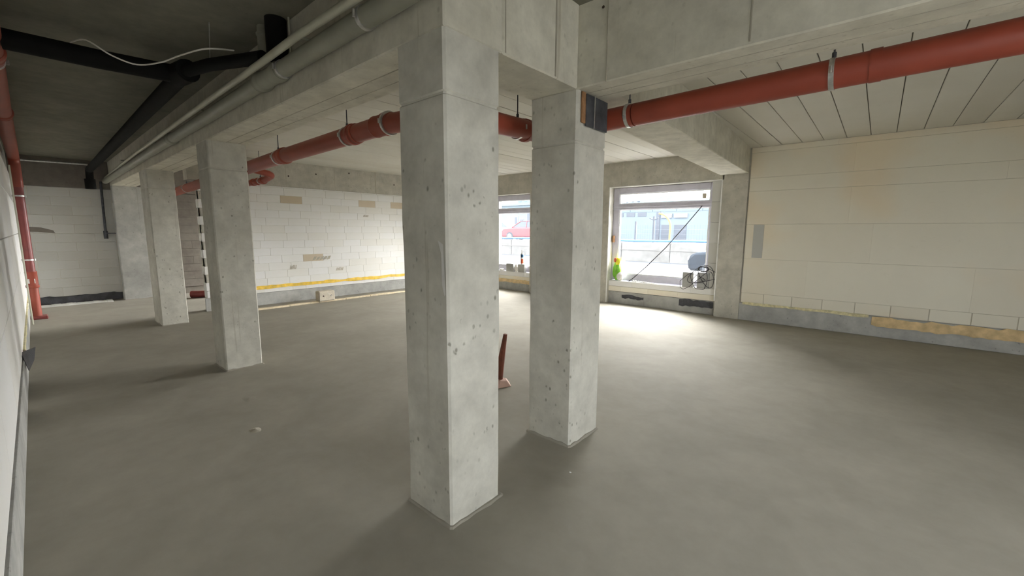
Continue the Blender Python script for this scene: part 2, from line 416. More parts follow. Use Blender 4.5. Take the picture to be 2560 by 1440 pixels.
def window(name, xa, xb):
    fr = MB(); y0, y1 = 8.66, 8.74; z0, z1 = 0.52, 2.53
    g1 = (xa+0.16, xb-0.09)
    fr.box((xa, y0, z0), (g1[0]-0.02, y1, z1)); fr.box((g1[1]+0.02, y0, z0), (xb, y1, z1))
    fr.box((g1[0]-0.02, y0, 2.40), (g1[1]+0.02, y1, z1)); fr.box((g1[0]-0.02, y0, z0), (g1[1]+0.02, y1, 0.66))
    w_ = fr.obj(name, M['frame'], bevel=0.006); struct(w_)
    part(MB().box((xa, 8.64, 2.065), (xb, 8.74, 2.185)).box((xa+0.02, 8.63, 2.105), (xb-0.02, 8.65, 2.145)), 'transom', M['frame'], w_, bevel=0.005)
    def rim(za, zb, nm):
        r = MB(); t = 0.018
        r.box((g1[0]-0.025, 8.67, za), (g1[0], 8.73, zb)); r.box((g1[1], 8.67, za), (g1[1]+0.025, 8.73, zb))
        r.box((g1[0]-0.02, 8.67, zb), (g1[1]+0.02, 8.73, zb+t)); r.box((g1[0]-0.02, 8.67, za-t), (g1[1]+0.02, 8.73, za))
        part(r, nm, M['white'], w_)['label'] = 'white inner rim'
        part(MB().box((g1[0]-0.01, 8.695, za-0.01), (g1[1]+0.01, 8.705, zb+0.01)), 'pane', M['glass'], w_)
    rim(0.68, 2.05, 'glazing_bead'); rim(2.20, 2.385, 'glazing_bead')
    part(MB().box((xa, 8.74, z0-0.02), (xb, 8.94, z0)), 'outer_sill', M['frame'], w_)
    return w_, g1
w1, g1 = window('window_1', -4.53, -2.44)
w2, g2 = window('window_2', -8.16, -6.75)
part(MB().box((-2.66, 8.672, 2.235), (-2.59, 8.69, 2.33)), 'sticker', M['stone'], w1)['label'] = 'small beige sticker on the upper pane'
part(MB().box((-4.50, 8.60, 1.35), (-4.47, 8.66, 1.5)), 'fixing_bracket', M['rust'], w1)['label'] = 'rusty fixing bracket'

# ------------------------------------------------------------------ far wall W2 (white small blocks) and the unlit wall further back, shade in its colour
wb = MB().box((-10.06, 2.26, -0.1), (-9.835, 8.6, 2.53)).box((-10.1, 2.1, 2.52), (-9.82, 8.6, 3.10))
wb = wb.obj('wall_back', M['ring']); struct(wb)
part(MB().box((-9.84, 2.2, 0), (-9.80, 8.5, 0.26)), 'plinth', M['plinth'], wb, bevel=0.005)
pitch_ = 0.1605; z = 0.40; r = 0
stains = [(4.15, 2.15), (3.75, 2.3), (4.7, 2.15), (7.6, 2.2), (5.1, 0.65), (3.6, 1.1), (4.5, 0.9), (6.6, 2.2), (5.9, 2.3), (5.6, 1.6)]
course(wb, 'block', 'y', -9.82, -0.2, 2.24, 8.49, 0.262, 0.395, 0.29, 0.15, M['block'], gap=0.005)
while z < 2.5:
    z1 = min(z+pitch_, 2.515)
    start = 2.24 if r % 2 == 0 else 2.33
    def alt(s, e, z=z, z1=z1):
        for (yy, zz) in stains:
            if s <= yy < e and z <= zz < z1 and r % 3 != 1: return M['block_stained']
        return None
    course(wb, 'block', 'y', -9.82, -0.2, start, 8.49, z, z1, 0.455, 0.18+0.23*((r*7) % 2)+0.05*((r*5) % 3), M['block'], gap=0.0035, jit=0.002, alt=alt)
    z = z1; r += 1
part(MB().box((-9.99, 2.26, 0.40), (-9.90, 2.5, 2.52)), 'toothed_end', M['block'], wb)
part(MB().box((-9.96, 2.5, 0.27), (-9.826, 8.49, 2.5)), 'mortar_core', M['block_core'], wb)
# trowel marks on W2
def smear(y, z, w_, h, seed):
    mb = MB(); k = 5
    for i in range(k):
        yy = y+w_*i/k; a = 0.5+0.5*nz(i*1.7, seed, 0)
        mb.add([(-9.812, yy, z), (-9.812, yy+w_/k*0.9, z+h*0.15), (-9.812, yy+w_/k*1.3, z+h*(0.6+a*.4)), (-9.812, yy+w_/k*0.6, z+h*(0.5+a*.5))], [(0, 1, 2, 3)])
    o = part(mb, 'mortar_smear', M['mortar'], wb); return o
smear(4.30, 0.90, 0.42, 0.11, 1); smear(5.62, 1.92, 0.14, 0.07, 2); smear(4.85, 0.62, 0.18, 0.10, 3); smear(3.80, 0.72, 0.14, 0.12, 4)
o = foil(2.35, 8.45, 0.345, 0.415, -9.815, M['foil_yellow'], 'membrane_strip', 21, ax='y', n=70, amp=0.028); tag(o, 'long yellow membrane strip along the foot of the white block wall', 'membrane')

wf = MB().box((-13.35, -0.6, -0.1), (-13.03, 9.0, 3.1)).box((-13.1, -0.3, 2.46), (-12.99, 9, 3.1)).obj('wall_far', M['shade_and_smear']); struct(wf)
z = 0.17; r = 0
while z < 2.45:
    z1 = min(z+0.19, 2.46)
    course(wf, 'block', 'y', -13.0, -0.04, -0.12, 1.36, z, z1, 0.6, 0.25 if r % 2 else 0.55, M['block_dim_and_grey'], gap=0.005, jit=0.002, minlen=0.01)
    z = z1; r += 1
for k in range(12):
    course(wf, 'block', 'y', -13.0, -0.04, 1.9, 4.3, 0.17+0.19*k, 0.36+0.19*k, 0.6, 0.25 if k % 2 else 0.55, M['shade_and_smear'], gap=0.004)  # far wall continued, its unlit look painted into the blocks
part(MB().box((-13.04, -0.12, 0.17), (-13.006, 1.37, 2.45)), 'mortar_core', M['block_core'], wf)
o = foil(-0.05, 1.36, 0.02, 0.175, -12.99, M['foil_black'], 'membrane_strip', 25, ax='y', n=30, amp=0.03); tag(o, 'crumpled black membrane along the foot of the dim far wall', 'membrane')
db = MB()
for i in range(26):
    y = 0.02+1.15*i/26; hh = 0.02+0.03*abs(nz(y*5, 2, 0)); dd = 0.12+0.1*nz(y*4, 7, 0)
    db.prism([(-12.955, 0), (-12.955, hh), (-12.94+dd*0.7, hh*0.8), (-12.94+dd+0.1, 0)], y, y+1.15/26+0.002, 'y')
o = db.obj('mortar_debris', M['paper']); tag(o, 'ridge of pale mortar debris at the foot of the dim far wall', 'debris', kind='stuff')

part(MB().prism([(-0.12, 1.54), (0.2, 1.53), (0.44, 1.50), (0.42, 1.56), (0.25, 1.62), (-0.12, 1.64)], -12.999, -12.992, 'x'), 'mortar_smear', M['shade_and_smear'], wf)

# ------------------------------------------------------------------ long wall on the left, seen edge on
def ywl(x): return -0.165+0.011*(-x-3.2)
wl = MB()
def wseg(x0, x1, z0, z1, front=0.0, back=0.32):
    wl.add([(x0, ywl(x0)-front, z0), (x1, ywl(x1)-front, z0), (x1, ywl(x1)-back, z0), (x0, ywl(x0)-back, z0),
            (x0, ywl(x0)-front, z1), (x1, ywl(x1)-front, z1), (x1, ywl(x1)-back, z1), (x0, ywl(x0)-back, z1)],
           [(0,3,2,1),(4,5,6,7),(0,1,5,4),(1,2,6,5),(2,3,7,6),(3,0,4,7)])
wseg(-13.3, 1.1, -0.1, 3.1, 0.02); wseg(1.1, 3.1, 2.3, 3.1, 0.02); wseg(1.1, 3.1, -0.1, 0.9, 0.02); wseg(3.1, 4.4, -0.1, 3.1, 0.02)
wl = wl.obj('wall_left', M['plinth']); struct(wl)
def lblock(x0, x1, z0, z1, mat, name='block', pro=0.0, dep=0.05):
    mb = MB(); 
    mb.add([(x0, ywl(x0)+pro, z0), (x1, ywl(x1)+pro, z0), (x1, ywl(x1)-dep, z0), (x0, ywl(x0)-dep, z0),
            (x0, ywl(x0)+pro, z1), (x1, ywl(x1)+pro, z1), (x1, ywl(x1)-dep, z1), (x0, ywl(x0)-dep, z1)],
           [(0,3,2,1),(4,5,6,7),(0,1,5,4),(1,2,6,5),(2,3,7,6),(3,0,4,7)])
    return part(mb, name, mat, wl, bevel=0.004)
zz = [0.30, 0.90, 1.50, 2.10, 2.62]
for i in range(4):
    x = -12.9+0.4*(i % 2)
    while x < 1.0:
        e = min(x+1.2, 1.08); lblock(x+0.004, e-0.004, zz[i]+0.004, zz[i+1]-0.004, M['block']); x = e
for x in (-12.9, -9.9, -6.9, -3.9): lblock(x, min(x+3.0, 1.08), 0.0, 0.285, M['plinth'], 'plinth', pro=0.012)
fo = MB(); pts = [(-12.4+0.16*i, ywl(-12.4+0.16*i)+0.006, 0.30+0.012*nz(i, 3, 0)) for i in range(36)]
fo.tube(pts, 0.02, 6, rad=[0.012+0.012*abs(nz(i*1.3, 5, 1)) for i in range(36)]); part(fo, 'foam_bead', M['foam'], wl)
ft = MB().add([(-6.6, ywl(-6.6)-0.0, 0.33), (-6.35, ywl(-6.5), 0.34), (-6.42, ywl(-6.4)+0.03, 0.16), (-6.75, ywl(-6.6)+0.07, 0.20), (-6.95, ywl(-6.7)+0.09, 0.30)], [(0, 1, 2, 3, 4)])
o = ft.obj('membrane_scrap', M['foil_black']); md = o.modifiers.new('t', 'SOLIDIFY'); md.thickness = 0.004
tag(o, 'black membrane corner poking out low from the left wall', 'membrane')

# unseen end wall behind the camera's right shoulder, with an opening placed to let daylight in
wn = MB().box((4.25, -0.6, -0.1), (4.55, 0.2, 3.1)).box((4.25, 3.0, -0.1), (4.55, 8.95, 3.1)).box((4.25, 0.2, 2.3), (4.55, 3.0, 3.1)).box((4.25, 0.2, -0.1), (4.55, 3.0, 0.5)).obj('wall_front', M['ring']); struct(wn)

# ------------------------------------------------------------------ columns
def column(x0, x1, y0, y1, z1, label, group, seed, joint=2.249, mat=None):
    cx, cy = (x0+x1)/2, (y0+y1)/2
    t = empty('concrete_column', (cx, cy, 0), label, 'column', group)
    hx, hy = (x1-x0)/2, (y1-y0)/2; c = 0.012
    base = []
    def side(a, b, n=7):
        return [(a[0]+(b[0]-a[0])*i/n, a[1]+(b[1]-a[1])*i/n) for i in range(n)]
    P = [(-hx+c, -hy), (hx-c, -hy), (hx, -hy+c), (hx, hy-c), (hx-c, hy), (-hx+c, hy), (-hx, hy-c), (-hx, -hy+c)]
    ring = []
    for i in range(8):
        a, b = P[i], P[(i+1) % 8]; ring += side(a, b, 7 if i % 2 == 0 else 1)
    zs = sorted(set([-0.02]+[z1*i/44 for i in range(45)]+[joint-0.012, joint-0.005, joint, joint+0.005, joint+0.012]))
    vs = []; fs = []; n = len(ring)
    for z in zs:
        g = 0.007 if abs(z-joint) < 0.006 else 0.0
        for (px, py) in ring:
            l = math.hypot(px/hx, py/hy); d = 0.0022*nz(px*9+seed, py*9, z*5)+0.003*nz(px*2+seed, py*2, z*1.7)
            k = 1+(d-g)/max(hx, hy)/1.0
            vs.append((px*k, py*k, z))
    for j in range(len(zs)-1):
        for i in range(n): fs.append((j*n+i, j*n+(i+1) % n, (j+1)*n+(i+1) % n, (j+1)*n+i))
    fs.append(tuple(range(n))[::-1]); fs.append(tuple((len(zs)-1)*n+i for i in range(n)))
    part(MB().add(vs, fs), 'shaft', mat or M['column'], t, smooth=True, world=False)
    # ragged screed collar
    vs = []; fs = []; k = len(ring)
    for i, (px, py) in enumerate(ring):
        o_ = 1+(0.012+0.022*abs(nz(px*14+seed, py*14, 2)))/max(hx, hy); h = 0.006+0.02*abs(nz(px*11, py*11+seed, 5))
        vs += [(px*o_, py*o_, 0.0), (px*(1+o_)/2, py*(1+o_)/2, h), (px*0.99, py*0.99, h*1.1)]
    for i in range(k):
        a, b = i*3, ((i+1) % k)*3
        fs += [(a, b, b+1, a+1), (a+1, b+1, b+2, a+2)]
    part(MB().add(vs, fs), 'screed_collar', M['floor'], t, world=False)
    return t
g = 'bare concrete columns'
c1 = column(-1.985, -1.609, 1.365, 1.751, ZB, 'nearest and widest bare concrete column in the middle of the room', g, 1)
sm = MB().add([(-1.675, 1.3615, 1.55), (-1.635, 1.3615, 1.53), (-1.622, 1.3615, 1.28), (-1.63, 1.3615, 1.27), (-1.65, 1.3615, 1.33), (-1.65, 1.3615, 1.48)], [(0, 1, 2, 3, 4, 5)])
part(sm, 'plaster_smear', M['plaster'], c1)['label'] = 'pale plaster streak near the corner'
c2 = column(-2.002, -1.609, 2.515, 2.916, ZB, 'bare concrete column with a black plate on it, right behind the nearest column', g, 5, joint=2.2)
c3 = column(-5.873, -5.46, 1.365, 1.735, ZB, 'bare concrete column left of the white block wall, second in the row going back', g, 9)
c4_ = column(-9.424, -8.861, 1.365, 1.725, ZB, 'farthest free-standing concrete column, third in the row going back', g, 13, joint=2.25)
c5 = column(-12.98, -12.75, 1.365, 2.0, ZB, 'shallow concrete pillar standing against the dim far wall', g, 17, joint=2.18, mat=M['plinth'])  # darker concrete than the other columns, shade put into the colour

# ------------------------------------------------------------------ beams
def beam_grid(p_near, p_far, axis, mat, label, seed):
    """box beam with slightly uneven arrises; corners given as two cross-section quads"""
    n = 60; vs = []; fs = []
    for i in range(n+1):
        t = i/n
        for k in range(4):
            a = Vector(p_near[k]).lerp(Vector(p_far[k]), t)
            d = 0.003*nz(a.x*3+seed, a.y*3, a.z*3+k)
            a.z += d if k < 2 else 0
            if axis == 'x': a.y += 0.002*nz(a.x*4, seed, k)
            else: a.x += 0.002*nz(a.y*4, seed, k)
            vs.append(a)
    for i in range(n):
        for k in range(4):
            k2 = (k+1) % 4; fs.append((i*4+k, i*4+k2, (i+1)*4+k2, (i+1)*4+k))
    fs.append((3, 2, 1, 0)); fs.append(tuple(n*4+k for k in range(4)))
    o = MB().add(vs, fs).obj('concrete_beam', mat, bevel=0.008)
    return tag(o, label, 'beam', 'bare concrete ceiling beams')
def sec_x(x, y0, y1, z0, z1): return [(x, y0, z0), (x, y1, z0), (x, y1, z1), (x, y0, z1)]
def sec_y(y, x0, x1, z0, z1): return [(x0, y, z0), (x1, y, z0), (x1, y, z1), (x0, y, z1)]
ZT = ZC+0.03
bA = beam_grid(sec_x(-13.0, 1.366, 1.773, ZB, ZT), sec_x(-1.608, 1.366, 1.773, ZB, ZT), 'x', M['beam'], 'long concrete beam running left over the column row, two grey pipes along it', 2)
bB = beam_grid(sec_y(1.774, -2.007, -1.609, ZB, ZT), sec_y(2.513, -2.007, -1.609, ZB, ZT), 'y', M['beam'], 'short concrete beam bridging the two nearest columns', 4)
bD = beam_grid(sec_x(-2.007, 2.514, 2.857, ZB, ZT), sec_x(4.25, 2.514, 2.857, ZB, ZT), 'x', M['beam'], 'concrete beam running to the upper right edge in front of the red pipe', 6)
bC = beam_grid(sec_y(2.858, -1.99, -1.53, 2.59, ZT), sec_y(8.5, -2.31, -1.85, 2.62, ZT), 'y', M['beam'], 'concrete beam running back to the pilaster right of the window', 8)
# formwork seams on the beam faces
def seam(parent, a, b):
    o = MB().box(a, b).obj('formwork_seam', M['mortar'])
    o.parent = parent; return o
seam(bD, (-0.592, 2.5085, ZB+0.02), (-0.586, 2.514, ZC)); seam(bD, (-1.40, 2.5085, ZB), (-1.396, 2.514, ZC))
seam(bA, (-13.0, 1.54, ZB-0.002), (-2.0, 1.546, ZB+0.006)); seam(bA, (-13.0, 1.66, ZB-0.002), (-2.0, 1.663, ZB+0.006)); seam(bD, (-1.6, 2.63, ZB-0.002), (4.2, 2.634, ZB+0.006)); seam(bD, (-1.6, 2.75, ZB-0.002), (4.2, 2.753, ZB+0.006))
seam(bB, (-1.609, 2.25, ZB+0.01), (-1.603, 2.262, ZC)); seam(bB, (-1.609, 1.79, ZB+0.01), (-1.605, 1.796, ZC))

seam(wb, (-9.822, 5.99, 2.54), (-9.817, 6.02, ZC)); seam(wb, (-9.822, 4.93, 2.54), (-9.818, 4.94, ZC))
seam(wr, (-4.27, 8.467, 2.56), (-4.262, 8.472, ZC))
for (x, z) in ((-1.435, 2.985),):
    o = MB().tube([(x, 2.512, z), (x, 2.516, z)], 0.009, 10).obj('tie_hole', M['hole']); o.parent = bD
for (y, z) in ((4.5, 2.85), (5.3, 2.95), (6.55, 2.78), (3.9, 2.75)):
    o = MB().tube([(-9.823, y, z), (-9.817, y, z)], 0.018, 10).obj('tie_hole', M['hole']); o.parent = wb

# dark plate on column two
pt = empty('steel_plate', (-1.6, 2.75, 2.3), 'black metal plate fixed high on the second column, under the beams', 'plate')
part(MB().box((-1.603, 2.60, 2.315), (-1.588, 2.89, 2.525)), 'plate', M['dark_steel'], pt, bevel=0.003)
part(MB().tube([(-1.583, 2.695, 2.31), (-1.583, 2.70, 2.53)], 0.004, 6), 'rod', M['steel'], pt)
part(MB().box((-1.604, 2.555, 2.33), (-1.596, 2.60, 2.53)), 'rusty_edge', M['rust'], pt)['label'] = 'rusty strip'

# ------------------------------------------------------------------ pipes
def ring_at(mb, p, d, r, w_, seg=24, thick=0.004):
    p = Vector(p); d = Vector(d).normalized()
    mb.tube([p-d*w_/2, p+d*w_/2], r+thick, seg)
def clamp(parent, p, d, r, rod_to=None, name='clamp', w_=0.025):
    mb = MB(); ring_at(mb, p, d, r, w_, thick=0.006)
    d = Vector(d).normalized(); side = d.cross(Vector((0, 0, 1))).normalized()
    for s in (-1, 1):
        c = Vector(p)+side*s*(r+0.014)
        mb.tube([c+Vector((0, 0, -0.018)), c+Vector((0, 0, 0.018))], 0.008, 8)
    o = part(mb, name, M['steel'], parent, smooth=True)
    if rod_to:
        rb = MB().tube([Vector(p)+Vector((0, 0, r)), Vector((p[0], p[1], rod_to))], 0.005, 8)
        rb.tube([Vector(p)+Vector((0, 0, r)), Vector(p)+Vector((0, 0, r+0.035))], 0.011, 8)
        rd = part(rb, 'hanger_rod', M['dark_steel'], parent)
def socket(parent, p, d, r, L=0.14, mat=None):
    p = Vector(p); d = Vector(d).normalized(); mb = MB()
    a = p-d*L/2; b = p+d*L/2
    mb.tube([a, a+d*0.015, a+d*0.02, b-d*0.06, b-d*0.055, b-d*0.02, b-d*0.01, b], r, 24, rad=[r+0.004, r+0.009, r+0.006, r+0.006, r+0.014, r+0.014, r+0.008, r+0.002])
    part(mb, 'socket', mat or M['red'], parent, smooth=True)
RR = 0.08
rr1 = empty('drain_pipe', (1.3, 3.06, 2.42), 'thick orange-red drain pipe crossing the upper right under the ceiling', 'pipe')
part(MB().tube([(-1.45, 3.06, 2.455), (-0.3, 3.06, 2.475), (1.2, 3.06, 2.50), (4.24, 3.06, 2.56)], RR, 28), 'pipe_run', M['red'], rr1, smooth=True)
clamp(rr1, (-1.50, 3.06, 2.455), (1, 0, 0.02), RR, ZC); clamp(rr1, (-0.285, 3.06, 2.475), (1, 0, 0.02), RR, ZC); clamp(rr1, (1.6, 3.06, 2.508), (1, 0, 0.02), RR, ZC)
jr = MB(); ring_at(jr, (-0.10, 3.06, 2.479), (1, 0, 0.02), RR, 0.05, thick=0.004); part(jr, 'joint_ring', M['red'], rr1, smooth=True)
rr2 = empty('drain_pipe', (-2.3, 2.6, 2.35), 'orange-red drain pipe bending behind the two nearest columns and running far left', 'pipe')
part(MB().tube(path([(-1.46, 3.06, 2.455), (-2.32, 3.06, 2.44), (-2.34, 2.08, 2.42), (-3.2, 2.08, 2.475)], 0.16, 8), RR, 28), 'bend', M['red'], rr2, smooth=True)
part(MB().tube([(-3.1, 2.08, 2.475), (-5.5, 2.09, 2.45), (-7.5, 2.12, 2.42), (-12.2, 2.2, 2.36)], RR, 28), 'pipe_run', M['red'], rr2, smooth=True)
socket(rr2, (-3.25, 2.08, 2.475), (1, 0, 0), RR, 0.22); socket(rr2, (-3.72, 2.081, 2.468), (-1, 0, 0), RR, 0.12)
socket(rr2, (-5.35, 2.09, 2.452), (1, 0, 0), RR, 0.14); socket(rr2, (-2.34, 2.85, 2.436), (0, 1, 0), RR, 0.1)
clamp(rr2, (-3.15, 2.08, 2.476), (1, 0, 0), RR+0.01, None); clamp(rr2, (-3.85, 2.081, 2.466), (1, 0, 0), RR, ZC)
clamp(rr2, (-5.50, 2.09, 2.45), (1, 0, 0), RR, ZC); clamp(rr2, (-2.34, 2.76, 2.434), (0, 1, 0), RR, ZC); clamp(rr2, (-10.2, 2.165, 2.385), (1, 0, 0), RR, ZC)
br = empty('branch_pipe', (-8.6, 3.0, 2.4), 'small ribbed orange-red elbow pipe below the red drain near the white block wall', 'pipe')
part(MB().tube(path([(-8.25, 2.7, 2.62), (-8.25, 3.02, 2.56), (-8.7, 3.02, 2.50), (-9.8, 3.02, 2.50)], 0.13, 7), 0.055, 20), 'elbow', M['red'], br, smooth=True)
for x in (-8.75, -9.0, -9.25): socket(br, (x, 3.02, 2.50), (1, 0, 0), 0.055, 0.12)
clamp(br, (-8.87, 3.02, 2.50), (1, 0, 0), 0.06, ZC)

gp = empty('drain_pipe', (-7, 1.29, 2.6), 'grey plastic pipe with a socket running along the side of the long beam', 'pipe')
part(MB().tube([(-1.3, 1.295, 2.71), (-3.5, 1.295, 2.70), (-7, 1.295, 2.68), (-12.95, 1.295, 2.63)], 0.055, 24), 'pipe_run', M['grey_pipe'], gp, smooth=True)
socket(gp, (-3.42, 1.295, 2.70), (1, 0, 0), 0.055, 0.30, M['grey_pipe']); socket(gp, (-3.62, 1.295, 2.70), (1, 0, 0), 0.058, 0.12, M['grey_pipe'])
socket(gp, (-6.6, 1.295, 2.683), (1, 0, 0), 0.055, 0.16, M['grey_pipe'])
clamp(gp, (-2.15, 1.295, 2.706), (1, 0, 0), 0.055); clamp(gp, (-3.22, 1.295, 2.70), (1, 0, 0), 0.055)
for x in (-2.15, -3.22, -6.4, -9.5):
    part(MB().tube([(x, 1.35, 2.70), (x, 1.367, 2.70)], 0.012, 8), 'bracket', M['steel'], gp)
tp = empty('conduit', (-7, 1.27, 2.8), 'thin pale grey pipe just above the thick grey pipe on the long beam', 'pipe')
part(MB().tube([(-1.0, 1.225, 2.745), (-2.25, 1.215, 2.76), (-2.8, 1.21, 2.765), (-3.3, 1.21, 2.755), (-4.2, 1.215, 2.755), (-6.3, 1.22, 2.74), (-9.3, 1.26, 2.74), (-12.95, 1.30, 2.70)], 0.024, 14), 'pipe_run', M['pale_pipe'], tp, smooth=True)
for x in (-2.8, -5.2, -7.6, -10.0): part(MB().box((x-0.012, 1.225, 2.765), (x+0.012, 1.368, 2.775)), 'pipe_clip', M['pale_pipe'], tp)

bk = empty('duct_pipe', (-4.5, 1.0, 2.8), 'black branching pipe hanging under the dark ceiling at upper left', 'pipe')
part(MB().tube([(-4.60, 0.035, 2.87), (-4.55, 0.5, 2.86), (-4.45, 0.98, 2.85)], 0.068, 18), 'cross_run', M['black'], bk, smooth=True)
part(MB().tube(path([(-4.45, 0.98, 2.85), (-12.4, 1.02, 2.80), (-12.5, 1.02, 2.55)], 0.1), 0.062, 18), 'long_run', M['black'], bk, smooth=True)
part(MB().tube([(-4.52, 0.95, 2.85), (-4.28, 0.99, 2.85)], 0.085, 18), 'junction', M['black'], bk, smooth=True)
part(MB().tube([(-12.5, 1.02, 2.62), (-12.5, 1.02, 2.42)], 0.085, 18), 'end_collar', M['black'], bk, smooth=True)
part(MB().tube([(-4.4, 0.95, 2.845), (-4.0, 1.06, 2.845), (-3.60, 1.185, 2.82), (-3.42, 1.24, 2.81)], 0.045, 16), 'side_run', M['black'], bk, smooth=True)
dn = empty('vertical_duct', (-3.3, 1.25, 2.7), 'black pipe dropping from the ceiling beside the long beam', 'pipe')
part(MB().tube([(-3.31, 1.295, ZC), (-3.31, 1.295, 2.775)], 0.068, 20), 'pipe_run', M['black'], dn, smooth=True)
part(MB().tube([(-3.215, 1.345, ZC), (-3.215, 1.345, 2.76)], 0.007, 8), 'edge_strip', M['pale_pipe'], dn)
gd = empty('vertical_duct', (-3.45, 1.2, 2.7), 'grey pipe stub next to the black pipe drop at the ceiling', 'pipe')
part(MB().tube([(-3.50, 1.285, ZC), (-3.50, 1.285, 2.83)], 0.045, 20), 'pipe_run', M['grey_pipe'], gd, smooth=True)
part(MB().tube([(-3.50, 1.285, 3.0), (-3.50, 1.285, 2.985)], 0.052, 20), 'collar', M['grey_pipe'], gd, smooth=True)
K = [Vector(q) for q in ((-4.54, .36, 2.93), (-4.1, .40, 2.84), (-4.03, .51, 2.76), (-4.04, .64, 2.74), (-3.86, .74, 2.74), (-3.61, .80, 2.74), (-3.41, .90, 2.76), (-3.62, 1.12, 2.87))]
pts = []
for i in range(len(K)-1):
    a, b, c_, d = K[max(i-1, 0)], K[i], K[i+1], K[min(i+2, len(K)-1)]
    for q in range(6):
        t = q/6; pts.append(0.5*((2*b)+(c_-a)*t+(2*a-5*b+4*c_-d)*t*t+(3*b-a-3*c_+d)*t**3))
pts.append(K[-1])
o = MB().tube(pts, 0.005, 6).obj('slack_cable', M['cable_white'], smooth=True); tag(o, 'thin white cable sagging below the black pipe under the ceiling', 'cable')
o = MB().tube([(-3.96, 1.06, 2.885), (-3.72, 1.01, 3.05)], 0.003, 6).obj('hanger_wire', M['steel']); tag(o, 'thin vertical hanger wire above the black pipe', 'wire')

lp = empty('drain_pipe', (-11.3, 0.02, 0), 'red drain pipe dropping to the floor in the far left corner', 'pipe')
part(MB().tube(path([(-2.2, -0.045, 2.88), (-7, -0.02, 2.86), (-11.25, 0.02, 2.82), (-11.25, 0.02, 2.3)], 0.16, 7), 0.07, 24), 'pipe_run', M['red'], lp, smooth=True)
part(MB().tube([(-11.25, 0.02, 2.45), (-11.25, 0.02, 0.02)], 0.062, 22), 'riser', M['red_dark'], lp, smooth=True)
part(MB().tube([(-11.25, 0.02, 0.62), (-11.25, 0.02, 0.02)], 0.066, 22), 'lower_pipe', M['red'], lp, smooth=True)
socket(lp, (-11.25, 0.02, 0.70), (0, 0, -1), 0.07, 0.3); socket(lp, (-7.4, -0.016, 2.858), (1, 0, 0), 0.07, 0.16); socket(lp, (-5.0, -0.03, 2.868), (1, 0, 0), 0.07, 0.16)
clamp(lp, (-11.25, 0.02, 1.05), (0.001, 0, 1), 0.062, None); clamp(lp, (-11.25, 0.02, 2.15), (0.001, 0, 1), 0.062, None); clamp(lp, (-5.2, -0.03, 2.866), (1, 0, 0), 0.07, ZC)
part(MB().box((-11.4, -0.06, 0.0), (-11.1, 0.15, 0.05)), 'floor_flange', M['red_dark'], lp, bevel=0.01)
part(MB().box((-11.19, -0.03, 0.64), (-11.18, 0.06, 0.72)), 'label_tag', M['white'], lp)['label'] = 'small white tag'
o = MB().tube([(-10.6, -0.04, 0.0), (-10.6, -0.04, 2.6)], 0.012, 8).obj('riser_tube', M['pale_pipe'], smooth=True); tag(o, 'thin pale vertical tube beside the red drain in the far left corner', 'pipe')

cd = MB().tube([(-12.9, -0.05, 2.93), (-12.9, 1.05, 2.955)], 0.022, 10).obj('conduit', M['steel'], smooth=True); tag(cd, 'shiny horizontal conduit high on the dim far wall', 'pipe')
tv = empty('tap_riser', (-12.95, 1.2, 1.4), 'thin dark pipe ending in a tap on the dim far wall', 'pipe')
part(MB().tube([(-12.96, 1.22, 2.62), (-12.95, 1.2, 1.42)], 0.022, 10), 'pipe_run', M['dark_steel'], tv, smooth=True)
part(MB().tube([(-12.95, 1.2, 1.55), (-12.95, 1.2, 1.38)], 0.036, 10), 'valve', M['dark_steel'], tv, smooth=True)
part(MB().box((-12.93, 1.2, 1.49), (-12.91, 1.38, 1.51)), 'handle', M['dark_steel'], tv)

# ------------------------------------------------------------------ screed edge and the cast block on it
for i in range(9):
    y0 = 2.9+0.62*i
    o = MB().box((-9.31+0.004*math.sin(i*3), y0, 0), (-9.20+0.008*math.sin(i*5), y0+0.612, 0.032+0.004*math.sin(i*2)))
    if i == 0: st = empty('screed_edge_strip', (-9.25, 2.9, 0), 'pale ragged edging strip lying on the floor before the white block wall', 'edging')
    part(o, 'strip_piece', M['wood'], st, bevel=0.006)
cb = empty('cast_block', (-9.2, 4.27, 0.04), 'pale cast block with two holes standing on the edging strip', 'block')
b_ = MB().box((-9.31, 4.10, 0.037), (-9.13, 4.46, 0.26)); part(b_, 'body', M['stone'], cb, bevel=0.018)
for yy in (4.20, 4.37): part(MB().tube([(-9.132, yy, 0.15), (-9.126, yy, 0.15)], 0.017, 10), 'hole', M['hole'], cb)
part(MB().tube([(-9.13, 4.29, 0.22), (-9.127, 4.40, 0.12)], 0.004, 6), 'scratch', M['paper'], cb)

# stick with pink base behind the first column
sk = empty('sleeved_post', (-2.85, 3.14, 0), 'leaning red-brown sleeved stub on a pink base, just right of the nearest column', 'post')
part(MB().tube([(-2.86, 3.12, 0.05), (-2.845, 3.125, 0.3), (-2.80, 3.13, 0.55)], 0.03, 8, rad=[0.024, 0.034, 0.020]), 'sleeve', M['brown'], sk)
part(MB().add([(-2.98, 3.02, 0), (-2.80, 3.02, 0), (-2.74, 3.16, 0), (-2.84, 3.24, 0), (-2.98, 3.2, 0), (-2.92, 3.08, 0.06), (-2.83, 3.08, 0.065), (-2.79, 3.15, 0.05), (-2.84, 3.19, 0.06), (-2.92, 3.17, 0.06)],
              [(4,3,2,1,0), (5,6,7,8,9), (0,1,6,5), (1,2,7,6), (2,3,8,7), (3,4,9,8), (4,0,5,9)]), 'base', M['pink'], sk, bevel=0.006)

